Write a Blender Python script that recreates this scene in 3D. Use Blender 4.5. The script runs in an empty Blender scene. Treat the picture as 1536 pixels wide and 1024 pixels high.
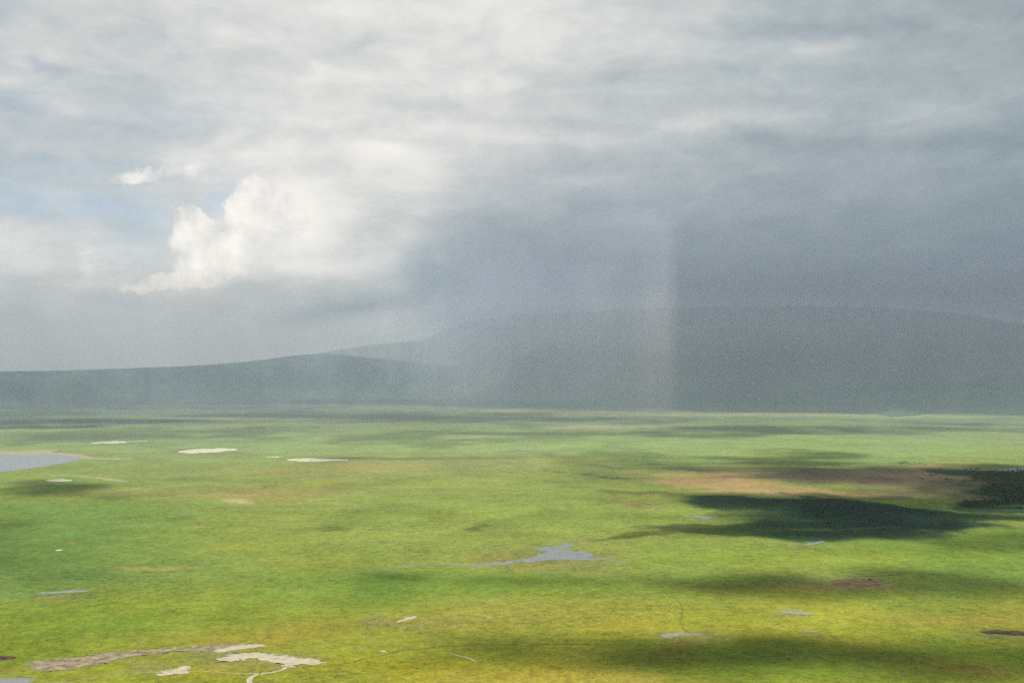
import bpy, math, random
import numpy as np

# ------------------------------------------------------------------ camera, world, sun, exposure
S = bpy.context.scene
CAM_Z = 600.0                      # the viewpoint stands about 600 m above the crater floor
FPX = 1540.0                       # focal length in photo pixels (1536 wide)
HORIZON = 553.0                    # photo row of eye level
PITCH = math.atan((HORIZON - 512.0) / FPX)

cam = bpy.data.cameras.new("camera")
cam.sensor_width = 36.0
cam.lens = 36.0 * FPX / 1536.0
cam.clip_start = 1.0
cam.clip_end = 300000.0
cam_o = bpy.data.objects.new("camera", cam)
S.collection.objects.link(cam_o)
cam_o.location = (0, 0, CAM_Z)
cam_o.rotation_euler = (math.pi / 2 + PITCH, 0, 0)
S.camera = cam_o

EXPO = 0.75
S.view_settings.view_transform = 'Standard'
S.view_settings.look = 'None'
S.view_settings.gamma = 1.0
S.view_settings.exposure = EXPO
S.cycles.use_denoising = False      # keeps a fine grain, like the film of the photograph
S.cycles.max_bounces = 4
S.cycles.volume_bounces = 1
S.cycles.transparent_max_bounces = 16
S.cycles.sample_clamp_direct = 6.0
S.cycles.sample_clamp_indirect = 2.0

SUN_EL = math.radians(45.0)
SUN_HEAD = math.radians(9.2)       # light travels towards this bearing (east of the view axis)
sun = bpy.data.lights.new("sun", 'SUN')
sun.energy = 4.2
sun.angle = math.radians(0.5)
sun.color = (1.0, 0.95, 0.87)
sun_o = bpy.data.objects.new("sun", sun)
S.collection.objects.link(sun_o)
sun_o.rotation_euler = (math.pi / 2 - SUN_EL, 0, -SUN_HEAD)
sun_o.location = (0, -3000, 9000)


def pix_dir(px, py):
    x = (np.asarray(px, float) - 768.0) / FPX
    z = (512.0 - np.asarray(py, float)) / FPX
    y = 1.0
    return x, y * math.cos(PITCH) - z * math.sin(PITCH), y * math.sin(PITCH) + z * math.cos(PITCH)


def ground_pt(px, py):             # where a line of sight meets the crater floor
    x, y, z = pix_dir(px, py)
    t = CAM_Z / -z
    return x * t, y * t


def ground_to_pix(X, Y):
    c, s = math.cos(PITCH), math.sin(PITCH)
    dz = -CAM_Z
    yy = Y * c + dz * s
    zz = -Y * s + dz * c
    yy = np.maximum(yy, 50.0)
    return 768.0 + FPX * X / yy, 512.0 - FPX * zz / yy


def az_el(px, py):
    x, y, z = pix_dir(px, py)
    return math.degrees(math.atan2(x, y)), math.degrees(math.asin(z / math.sqrt(x * x + y * y + z * z)))


def lin(c):
    return c / 12.92 if c <= 0.04045 else ((c + 0.055) / 1.055) ** 2.4


def rad(r, g, b):                  # scene radiance that shows as this 8 bit colour
    k = 1.0 / 2 ** EXPO
    return (lin(r / 255) * k, lin(g / 255) * k, lin(b / 255) * k, 1.0)


# ---- small node helper
class Nodes:
    def __init__(self, tree):
        self.t = tree
        tree.nodes.clear()

    def n(self, kind, **kw):
        nd = self.t.nodes.new(kind)
        for k, v in kw.items():
            setattr(nd, k, v)
        return nd

    def put(self, sock, v):
        if isinstance(v, bpy.types.NodeSocket):
            self.t.links.new(v, sock)
        elif v is not None:
            sock.default_value = v

    def math(self, op, a, b=None, c=None, clamp=False):
        nd = self.n('ShaderNodeMath', operation=op, use_clamp=clamp)
        for i, v in enumerate((a, b, c)):
            self.put(nd.inputs[i], v)
        return nd.outputs[0]

    def vec(self, op, a, b=None, scale=None):
        nd = self.n('ShaderNodeVectorMath', operation=op)
        self.put(nd.inputs[0], a)
        if b is not None:
            self.put(nd.inputs[1], b)
        if scale is not None:
            self.put(nd.inputs['Scale'], scale)
        return nd.outputs['Value'] if op in ('DOT_PRODUCT', 'LENGTH') else nd.outputs['Vector']

    def noise(self, vec, scale, detail=4.0, rough=0.5, dist=0.0, color=False):
        nd = self.n('ShaderNodeTexNoise')
        nd.inputs['Scale'].default_value = scale
        nd.inputs['Detail'].default_value = detail
        nd.inputs['Roughness'].default_value = rough
        nd.inputs['Distortion'].default_value = dist
        self.put(nd.inputs['Vector'], vec)
        return nd.outputs['Color' if color else 'Fac']

    def mapping(self, vec, loc=(0, 0, 0), rot=0.0, scale=(1, 1, 1), kind='TEXTURE'):
        nd = self.n('ShaderNodeMapping', vector_type=kind)
        nd.inputs['Location'].default_value = loc
        nd.inputs['Rotation'].default_value = (0, 0, rot)
        nd.inputs['Scale'].default_value = scale
        self.put(nd.inputs['Vector'], vec)
        return nd.outputs[0]

    def ramp(self, fac, stops, interp='LINEAR'):
        nd = self.n('ShaderNodeValToRGB')
        cr = nd.color_ramp
        cr.interpolation = interp
        cr.elements[1].position, cr.elements[1].color = stops[-1]
        cr.elements[0].position, cr.elements[0].color = stops[0]
        for p, c in stops[1:-1]:
            cr.elements.new(p).color = c
        self.put(nd.inputs[0], fac)
        return nd.outputs[0]

    def mix(self, fac, a, b, blend='MIX'):
        nd = self.n('ShaderNodeMix', data_type='RGBA', blend_type=blend)
        nd.clamp_factor = True
        self.put(nd.inputs[0], fac)
        self.put(nd.inputs[6], a)
        self.put(nd.inputs[7], b)
        return nd.outputs[2]

    def step(self, v, lo, hi, a=0.0, b=1.0):
        nd = self.n('ShaderNodeMapRange', interpolation_type='SMOOTHSTEP')
        self.put(nd.inputs['Value'], v)
        for k, x in (('From Min', lo), ('From Max', hi), ('To Min', a), ('To Max', b)):
            nd.inputs[k].default_value = x
        return nd.outputs[0]

    def bumps(self, vec, items, start=0.0):
        """sum of soft round weights; items = (az, el, r_az, r_el, tilt, amount) in degrees"""
        acc = start
        for q, (a, e, ra, re, rot, amp) in enumerate(items):
            if q and q % 8 == 0:       # a vanishing dependence keeps the shader's stack small
                vec = self.vec('ADD', vec, self.vec('SCALE', (1.0, 1.0, 0.0), scale=self.math('MULTIPLY', acc, 1e-6)))
            m = self.mapping(vec, (a, e, 0), rot, (ra, re, 1))
            d = self.vec('DOT_PRODUCT', m, m)
            g = self.math('POWER', 0.3678794, d)
            acc = self.math('MULTIPLY_ADD', g, amp, acc)
        return acc


PX_DEG = math.degrees(1 / FPX)


def sky_items(rows):
    out = []
    for (px, py, rx, ry, tilt, amp) in rows:
        a, e = az_el(px, py)
        out.append((a, e, rx * PX_DEG, ry * PX_DEG, math.radians(-tilt), amp))
    return out


# broad brightness of the cloud layer, as grey levels over a lattice of sky directions
SKY_X = [-150, 100, 350, 600, 850, 1100, 1350, 1600, 1850]
SKY_Y = [-160, 0, 100, 200, 300, 400, 490]
SKY_L = [
    [.78, .80, .83, .86, .87, .76, .68, .66, .66],
    [.79, .81, .84, .86, .86, .74, .66, .63, .62],
    [.76, .79, .83, .85, .82, .72, .70, .66, .62],
    [.76, .77, .81, .84, .80, .73, .68, .62, .58],
    [.74, .75, .82, .82, .73, .67, .63, .58, .54],
    [.80, .80, .80, .75, .63, .60, .58, .53, .49],
    [.76, .76, .77, .73, .60, .58, .57, .54, .50],
]
BASE_L = 0.72


def lattice(N, az, el):
    """the lattice as a sum of three products of smooth curves over bearing and height"""
    M = np.array(SKY_L) - BASE_L
    U, sv, Vt = np.linalg.svd(M, full_matrices=False)
    a0, a1 = az_el(SKY_X[0], 300)[0], az_el(SKY_X[-1], 300)[0]
    e0, e1 = az_el(768, SKY_Y[-1])[1], az_el(768, SKY_Y[0])[1]
    fa = N.math('DIVIDE', N.math('SUBTRACT', az, a0), a1 - a0, clamp=True)
    fe = N.math('DIVIDE', N.math('SUBTRACT', el, e0), e1 - e0, clamp=True)
    A = [(float((az_el(x, 300)[0] - a0) / (a1 - a0)), tuple(float(Vt[k, i]) * .5 + .5 for k in range(3)) + (1,)) for i, x in enumerate(SKY_X)]
    B = [(float((az_el(768, y)[1] - e0) / (e1 - e0)), tuple(float(U[j, k]) * .5 + .5 for k in range(3)) + (1,)) for j, y in enumerate(SKY_Y)]
    B.sort()
    ra = N.vec('SUBTRACT', N.ramp(fa, A, 'CARDINAL'), (.5, .5, .5))
    rb = N.vec('SUBTRACT', N.ramp(fe, B, 'CARDINAL'), (.5, .5, .5))
    return N.math('ADD', BASE_L, N.vec('DOT_PRODUCT', N.vec('MULTIPLY', ra, rb), tuple(float(sv[k]) * 4 for k in range(3))))


# px, py, rx, ry, tilt (deg, clockwise), grey change
SKY_DETAIL = [
    (430, 315, 66, 42, 0, .12), (400, 385, 80, 40, 0, .07), (480, 350, 80, 60, 0, .035), (350, 240, 120, 18, -6, .05), (330, 440, 90, 20, 0, .03),
    (600, 238, 60, 26, 12, .07), (545, 222, 60, 12, 6, .05), (830, 213, 110, 10, 3, .07), (700, 195, 160, 9, -4, .03),
    (640, 262, 36, 16, 0, .05), (765, 124, 46, 12, 2, .07), (560, 118, 90, 16, 0, .04),
    (470, 130, 40, 22, -30, .05), (620, 160, 70, 16, 6, -.05), (520, 208, 90, 12, 4, -.04), (690, 152, 90, 18, 0, -.03),
    (1170, 82, 110, 15, 0, .06), (1100, 178, 110, 18, 3, .06), (1010, 190, 60, 14, -6, .04), (1150, 204, 60, 14, 10, -.05),
    (900, 122, 110, 13, 0, -.05), (830, 188, 90, 9, 3, -.05), (1250, 44, 180, 13, 2, -.05), (1040, 48, 90, 14, 0, -.02),
    (1480, 172, 90, 20, 0, .04), (1450, 215, 130, 12, 4, -.05), (1200, 285, 40, 18, 10, -.025), (1145, 235, 60, 30, 60, .02),
    (965, 338, 48, 18, 0, .055), (1020, 322, 18, 10, -30, .03), (1240, 318, 26, 26, 60, .03), (880, 268, 90, 9, 0, .05),
    (1350, 330, 60, 12, 20, -.015), (1400, 170, 80, 16, -3, .03),
    (455, 400, 50, 26, 0, .03), (420, 445, 90, 26, 0, -.02), (470, 474, 70, 16, -14, -.12), (560, 455, 70, 16, -14, -.09),
    (640, 425, 44, 38, 40, -.10), (560, 492, 70, 16, -12, .06), (600, 378, 20, 60, 20, .04), (660, 400, 26, 26, 0, -.05),
    (645, 478, 12, 9, 0, -.05), (690, 470, 30, 12, 0, .045), (705, 330, 60, 40, 0, -.015),
    (40, 345, 90, 15, 0, .05), (60, 390, 110, 24, 0, .02), (132, 395, 10, 26, -15, .045), (200, 350, 50, 26, 0, -.05),
    (200, 440, 120, 14, 0, .01), (90, 175, 120, 6, 4, -.025), (100, 215, 90, 16, 0, .015), (230, 100, 90, 26, 0, -.02),
    (40, 80, 50, 24, 0, .05), (20, 120, 34, 9, 0, .05), (20, 150, 40, 16, 0, -.03), (100, 105, 30, 8, 0, -.05),
    (330, 215, 30, 8, -20, .05), (320, 190, 60, 16, 0, -.01), (360, 70, 90, 24, 0, -.02), (260, 75, 60, 12, -14, .03),
    (400, 225, 120, 22, 0, .02), (620, 20, 220, 20, 0, .02), (770, 40, 14, 30, 0, .03), (950, 12, 120, 20, 0, .02),
]
# openings of blue between the clouds
SKY_BLUE = [
    (0, 30, 26, 40, 0, .55), (95, 104, 46, 9, 6, .6), (20, 146, 60, 14, -8, .6), (270, 78, 60, 20, 0, .15),
    (150, 248, 160, 9, 0, .5), (60, 290, 150, 26, 0, .6), (170, 312, 110, 14, 0, .5), (318, 296, 18, 16, 0, .8),
    (225, 340, 60, 30, 0, .4), (300, 160, 90, 40, 0, .2), (230, 190, 100, 30, 0, .18), (130, 200, 140, 30, 0, .15),
    (180, 510, 200, 30, 0, .16), (-150, 250, 140, 120, 0, .5), (200, 375, 40, 30, 0, .25),
]
# the sharp edged cumulus tower and its shelf
SKY_CUMULUS = [
    (286, 322, 25, 22, 0, 1.2), (283, 352, 24, 26, 0, .8), (296, 385, 34, 30, 0, .9), (350, 350, 24, 34, 0, .9),
    (362, 312, 30, 28, 0, .9), (398, 286, 40, 18, 10, .8), (330, 395, 50, 28, 0, .8), (425, 330, 44, 30, 0, .55),
    (270, 424, 60, 12, -4, .8), (225, 430, 40, 11, 0, .6), (385, 345, 40, 24, 0, .5),
    (322, 300, 12, 18, 0, -1.3), (232, 365, 14, 40, 0, -.6),
    (165, 267, 66, 10, 3, .3), (225, 262, 66, 15, -6, .45), (300, 245, 80, 22, 0, .42),
]

W = bpy.data.worlds.new("World")
S.world = W
W.use_nodes = True
N = Nodes(W.node_tree)
tc = N.n('ShaderNodeTexCoord').outputs['Generated']
sep = N.n('ShaderNodeSeparateXYZ')
N.put(sep.inputs[0], tc)
az = N.math('MULTIPLY', N.math('ARCTAN2', sep.outputs[0], sep.outputs[1]), 57.29578)
el = N.math('MULTIPLY', N.math('ARCSINE', sep.outputs[2]), 57.29578)
comb = N.n('ShaderNodeCombineXYZ')
N.put(comb.inputs[0], az)
N.put(comb.inputs[1], el)
sk = comb.outputs[0]
# warp so that no edge is a clean ellipse; noise is taken on the sphere, stretched level
flat = N.mapping(tc, (0, 0, 0), 0, (1, 1, 2.4), 'POINT')
w1 = N.vec('SUBTRACT', N.noise(flat, 7.0, 5.0, 0.6, 0.0, True), (0.5, 0.5, 0.5))
w1 = N.vec('MULTIPLY', w1, (7.0, 2.2, 0))
soft = N.vec('ADD', sk, w1)
fine = N.vec('SUBTRACT', N.noise(tc, 38.0, 6.0, 0.62, 0.0, True), (0.5, 0.5, 0.5))
fine = N.vec('MULTIPLY', fine, (2.2, 1.7, 0))
crisp = N.vec('ADD', sk, fine)
L = lattice(N, az, el)
L = N.bumps(N.vec('ADD', N.vec('ADD', sk, N.vec('SCALE', w1, scale=0.45)), N.vec('SCALE', fine, scale=0.35)), sky_items(SKY_DETAIL), L)
lump = N.noise(N.mapping(tc, (0, 0, 0), 0, (1, 1, 1.7), 'POINT'), 13.0, 8.0, 0.62, 0.2)
L = N.math('MULTIPLY_ADD', N.math('SUBTRACT', lump, 0.5), 0.15, L)
streak = N.noise(N.mapping(tc, (0, 0, 0), 0, (1, 1, 5.0), 'POINT'), 9.0, 7.0, 0.58, 0.4)
puff = N.noise(flat, 17.0, 7.0, 0.6, 0.3)
L = N.math('MULTIPLY_ADD', N.math('SUBTRACT', streak, 0.5), 0.08, L)
L = N.math('MULTIPLY_ADD', N.math('SUBTRACT', puff, 0.5), 0.20, L)
cum = N.bumps(crisp, sky_items(SKY_CUMULUS), 0.0)
billow = N.noise(tc, 55.0, 7.0, 0.62, 0.2)
cum = N.math('MULTIPLY_ADD', N.math('SUBTRACT', billow, 0.5), 0.9, cum)
cm = N.math('MULTIPLY', N.step(cum, 0.34, 0.74), 0.9)
relief = N.math('SUBTRACT', N.noise(tc, 26.0, 5.0, 0.55, 0.3), N.noise(N.vec('ADD', tc, (-0.010, 0.0, 0.012)), 26.0, 5.0, 0.55, 0.3))
lit = N.math('MULTIPLY_ADD', relief, -.42, N.math('MULTIPLY', N.math('MINIMUM', cum, 1.6), 0.085))
cshade = N.math('ADD', lit, N.math('MULTIPLY_ADD', N.math('SUBTRACT', N.noise(tc, 42.0, 6.0, 0.6), 0.5), 0.34, 0.85))
cL = N.mix(cm, L, cshade)
cLs = N.n('ShaderNodeSeparateColor')
N.put(cLs.inputs[0], cL)
L2 = cLs.outputs[0]
cloud_col = N.ramp(L2, [
    (0.00, rad(60, 76, 88)), (0.38, rad(88, 106, 117)), (0.50, rad(120, 137, 147)), (0.60, rad(147, 161, 168)),
    (0.70, rad(173, 184, 189)), (0.80, rad(204, 208, 208)), (0.88, rad(229, 228, 225)), (1.00, rad(252, 248, 240))])
blue = N.bumps(N.vec('ADD', soft, fine), sky_items(SKY_BLUE), 0.0)
blue = N.math('MULTIPLY', blue, N.math('SUBTRACT', 1.0, cm), clamp=True)
nish = N.n('ShaderNodeTexSky')
nish.sky_type = 'NISHITA'
nish.sun_disc = False
nish.sun_elevation = SUN_EL
nish.sun_rotation = math.pi + SUN_HEAD
nish.altitude = 2300
nish.dust_density = 2.5
nish.ozone_density = 0.4
bg_sky = N.n('ShaderNodeBackground')
N.put(bg_sky.inputs[0], nish.outputs[0])
bg_sky.inputs[1].default_value = 0.075
bg_cl = N.n('ShaderNodeBackground')
N.put(bg_cl.inputs[0], cloud_col)
bg_cl.inputs[1].default_value = 1.0
mx = N.n('ShaderNodeMixShader')
N.put(mx.inputs[0], N.math('MULTIPLY', blue, 0.38))
N.put(mx.inputs[1], bg_cl.outputs[0])
N.put(mx.inputs[2], bg_sky.outputs[0])
out = N.n('ShaderNodeOutputWorld')
N.put(out.inputs[0], mx.outputs[0])
W.cycles.sampling_method = 'MANUAL'
W.cycles.sample_map_resolution = 512


# ------------------------------------------------------------------ helpers for meshes
def link(o, label=None, cat=None, group=None, kind=None, parent=None):
    if o.name not in S.collection.objects:
        S.collection.objects.link(o)
    if label:
        o['label'] = label
    if cat:
        o['category'] = cat
    if group:
        o['group'] = group
    if kind:
        o['kind'] = kind
    if parent:
        o.parent = parent
    return o


def mesh_np(name, verts, faces, mat=None, smooth=False):
    me = bpy.data.meshes.new(name)
    verts = np.asarray(verts, np.float32)
    faces = np.asarray(faces, np.int32)
    k = faces.shape[1]
    me.vertices.add(len(verts))
    me.vertices.foreach_set('co', verts.ravel())
    me.loops.add(faces.size)
    me.loops.foreach_set('vertex_index', faces.ravel())
    me.polygons.add(len(faces))
    me.polygons.foreach_set('loop_start', np.arange(0, faces.size, k, dtype=np.int32))
    if smooth:
        me.polygons.foreach_set('use_smooth', np.ones(len(faces), bool))
    me.update(calc_edges=True)
    me.validate()
    if mat:
        me.materials.append(mat)
    return bpy.data.objects.new(name, me)


def hash2(ix, iy, seed):
    n = (ix.astype(np.int64) * 374761393 + iy.astype(np.int64) * 668265263 + seed * 1442695041) & 0xFFFFFFFF
    n = ((n ^ (n >> 13)) * 1274126177) & 0xFFFFFFFF
    return ((n ^ (n >> 16)) & 0xFFFFFF) / float(0xFFFFFF)


def vnoise(x, y, seed=0):
    ix, iy = np.floor(x), np.floor(y)
    fx, fy = x - ix, y - iy
    fx, fy = fx * fx * (3 - 2 * fx), fy * fy * (3 - 2 * fy)
    a, b = hash2(ix, iy, seed), hash2(ix + 1, iy, seed)
    c, d = hash2(ix, iy + 1, seed), hash2(ix + 1, iy + 1, seed)
    return (a + (b - a) * fx) * (1 - fy) + (c + (d - c) * fx) * fy


def fbm(x, y, octv=5, seed=0, gain=0.5):     # about -1 .. 1
    s, a, t = 0.0, 1.0, 0.0
    for i in range(octv):
        s = s + a * (vnoise(x * 2 ** i + 17.3 * i, y * 2 ** i - 9.1 * i, seed + i) * 2 - 1)
        t += a
        a *= gain
    return s / t * 1.6


def sstep(a, b, x):
    t = np.clip((x - a) / (b - a), 0, 1)
    return t * t * (3 - 2 * t)


def grid_faces(nr, nc):
    r, c = np.meshgrid(np.arange(nr - 1), np.arange(nc - 1), indexing='ij')
    i = (r * nc + c).ravel()
    return np.stack([i, i + 1, i + nc + 1, i + nc], 1)


# ------------------------------------------------------------------ materials
def new_mat(name):
    m = bpy.data.materials.new(name)
    m.use_nodes = True
    return m, Nodes(m.node_tree)


def surf(Nm, color, rough=0.9, spec=0.2, normal=None, metallic=0.0):
    p = Nm.n('ShaderNodeBsdfPrincipled')
    Nm.put(p.inputs['Base Color'], color)
    Nm.put(p.inputs['Roughness'], rough)
    Nm.put(p.inputs['Specular IOR Level'], spec)
    Nm.put(p.inputs['Metallic'], metallic)
    if normal is not None:
        Nm.put(p.inputs['Normal'], normal)
    o = Nm.n('ShaderNodeOutputMaterial')
    Nm.put(o.inputs[0], p.outputs[0])
    return p


def mat_ground():
    m, n = new_mat("crater_grassland")
    at = n.n('ShaderNodeAttribute')
    at.attribute_name = 'veg'
    pos = n.n('ShaderNodeNewGeometry').outputs['Position']
    v = 1.0                                     # drifts, patches, tussocks
    for sc, amp, det in ((0.0021, .22, 5), (0.0085, .20, 5), (0.030, .34, 4), (0.075, .36, 3), (0.17, .45, 3)):
        f = n.noise(n.vec('ADD', pos, (sc * 9e5, 700, 0)), sc, det, 0.6)
        v = n.math('MULTIPLY_ADD', n.math('SUBTRACT', n.step(f, .30, .70), 0.5), amp, v)
    cc = n.n('ShaderNodeCombineColor')
    for i in range(3):
        n.put(cc.inputs[i], v)
    col = n.mix(1.0, at.outputs['Color'], cc.outputs[0], 'MULTIPLY')
    for (o, sc, lo, hi, k, tint) in (((900, 5000, 0), .0055, .52, .70, .28, (1.22, .98, .80, 1)), ((-4000, 300, 0), .0042, .52, .70, .34, (.70, .88, .85, 1)),
                                     ((3000, -700, 0), .019, .56, .72, .4, (.68, .70, .7, 1)), ((700, 9000, 0), .024, .58, .72, .3, (1.3, 1.05, .9, 1)),
                                     ((100, 4000, 0), .0013, .50, .64, .5, (1.22, 1.03, .8, 1))):
        w = n.noise(n.vec('ADD', pos, o), sc, 7.0, 0.64)
        col = n.mix(n.step(w, lo, hi, 0.0, k), col, n.mix(1.0, col, tint, 'MULTIPLY'))
    surf(n, n.mix(1.0, col, (.93, .925, .98, 1), 'MULTIPLY'), 0.95, 0.05)
    return m


def mat_hill(name, c1, c2, sc, grass_top=110.0):
    m, n = new_mat(name)
    pos = n.n('ShaderNodeNewGeometry').outputs['Position']
    f = n.noise(pos, sc, 7.0, 0.65)
    g = n.noise(pos, sc * 9, 5.0, 0.7)
    col = n.mix(n.step(n.math('MULTIPLY_ADD', g, 0.4, n.math('MULTIPLY', f, 0.6)), 0.38, 0.62), c1, c2)
    sp = n.n('ShaderNodeSeparateXYZ')
    n.put(sp.inputs[0], pos)
    hgt = n.math('MULTIPLY_ADD', n.math('SUBTRACT', n.noise(pos, 0.0006, 6.0, 0.65), 0.5), grass_top * 5, sp.outputs[2])
    col = n.mix(n.step(hgt, grass_top * .2, grass_top * 1.6, .9, 0.0), col, (.065, .10, .052, 1))
    surf(n, col, 0.95, 0.05)
    return m


def mat_water(name, tint, rough, body=0.0):
    m, n = new_mat(name)
    pos = n.n('ShaderNodeNewGeometry').outputs['Position']
    f = n.noise(pos, 0.03, 5.0, 0.65)
    col = n.mix(n.step(f, 0.35, 0.7), tint, tuple([x * 0.72 for x in tint[:3]] + [1]))
    surf(n, col, rough, 0.5)
    return m


def mat_bare(name, c1, c2, sc=0.02, rough=0.8, spec=0.15):
    m, n = new_mat(name)
    pos = n.n('ShaderNodeNewGeometry').outputs['Position']
    f = n.noise(pos, sc, 8.0, 0.7)
    col = n.mix(n.step(f, 0.36, 0.64), c1, c2)
    surf(n, col, rough, spec)
    return m


M_GROUND = mat_ground()
M_SALT = mat_bare("dried_salt", (.46, .46, .37, 1), (.28, .31, .20, 1), 0.03)
M_LAKE = mat_water("lake_water", (.17, .195, .20, 1), 0.22)
M_POND = mat_water("pond_water", (.15, .165, .15, 1), 0.25)
M_MUDPALE = mat_bare("pale_mud", (.40, .35, .24, 1), (.27, .24, .16, 1), 0.06, 0.45, 0.4)
M_MUD = mat_bare("dark_mud", (.11, .085, .052, 1), (.26, .22, .145, 1), 0.05)
M_SOIL = mat_bare("red_soil", (.07, .05, .027, 1), (.15, .115, .055, 1), 0.04)
M_PEAT = mat_bare("black_soil", (.02, .014, .01, 1), (.09, .06, .035, 1), 0.05)
M_FURROW = mat_bare("damp_grass_gully", (.08, .12, .016, 1), (.12, .15, .022, 1), 0.05)
M_GREY = mat_bare("grey_mud", (.24, .23, .16, 1), (.16, .17, .08, 1), 0.08, 0.5, 0.3)
M_DAMP = mat_bare("damp_grass", (.05, .075, .014, 1), (.12, .13, .02, 1), 0.05)
M_SAND = mat_bare("shore_sand", (.26, .225, .13, 1), (.20, .22, .09, 1), 0.012)


# ------------------------------------------------------------------ the crater floor
def perspective_rows(y0, y1, n0):
    return np.linspace(y0, y1, n0)


def ground_grid(step_px, step_py, far=584.0, near=1120.0, u_in=0.72):
    rows = [90000.0, 60000.0, 45000.0, 36000.0, 30000.0]
    pys = np.arange(far, near, step_py)
    rows += [float(ground_pt(768, p)[1]) for p in pys]
    rows += [900.0, 600.0, 200.0, -600.0, -3000.0, -15000.0, -60000.0]
    rows = np.array(rows)
    n_in = int(2 * u_in * FPX / step_px)
    us = np.concatenate([[-14, -6, -3, -1.8, -1.2, -.9], np.linspace(-u_in, u_in, n_in), [.9, 1.2, 1.8, 3, 6, 14]])
    Yr, U = np.meshgrid(rows, us, indexing='ij')
    wd = np.where(Yr > 900, Yr, 900 + (900 - Yr) * 0.3)
    X = U * wd
    return X, Yr


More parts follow.
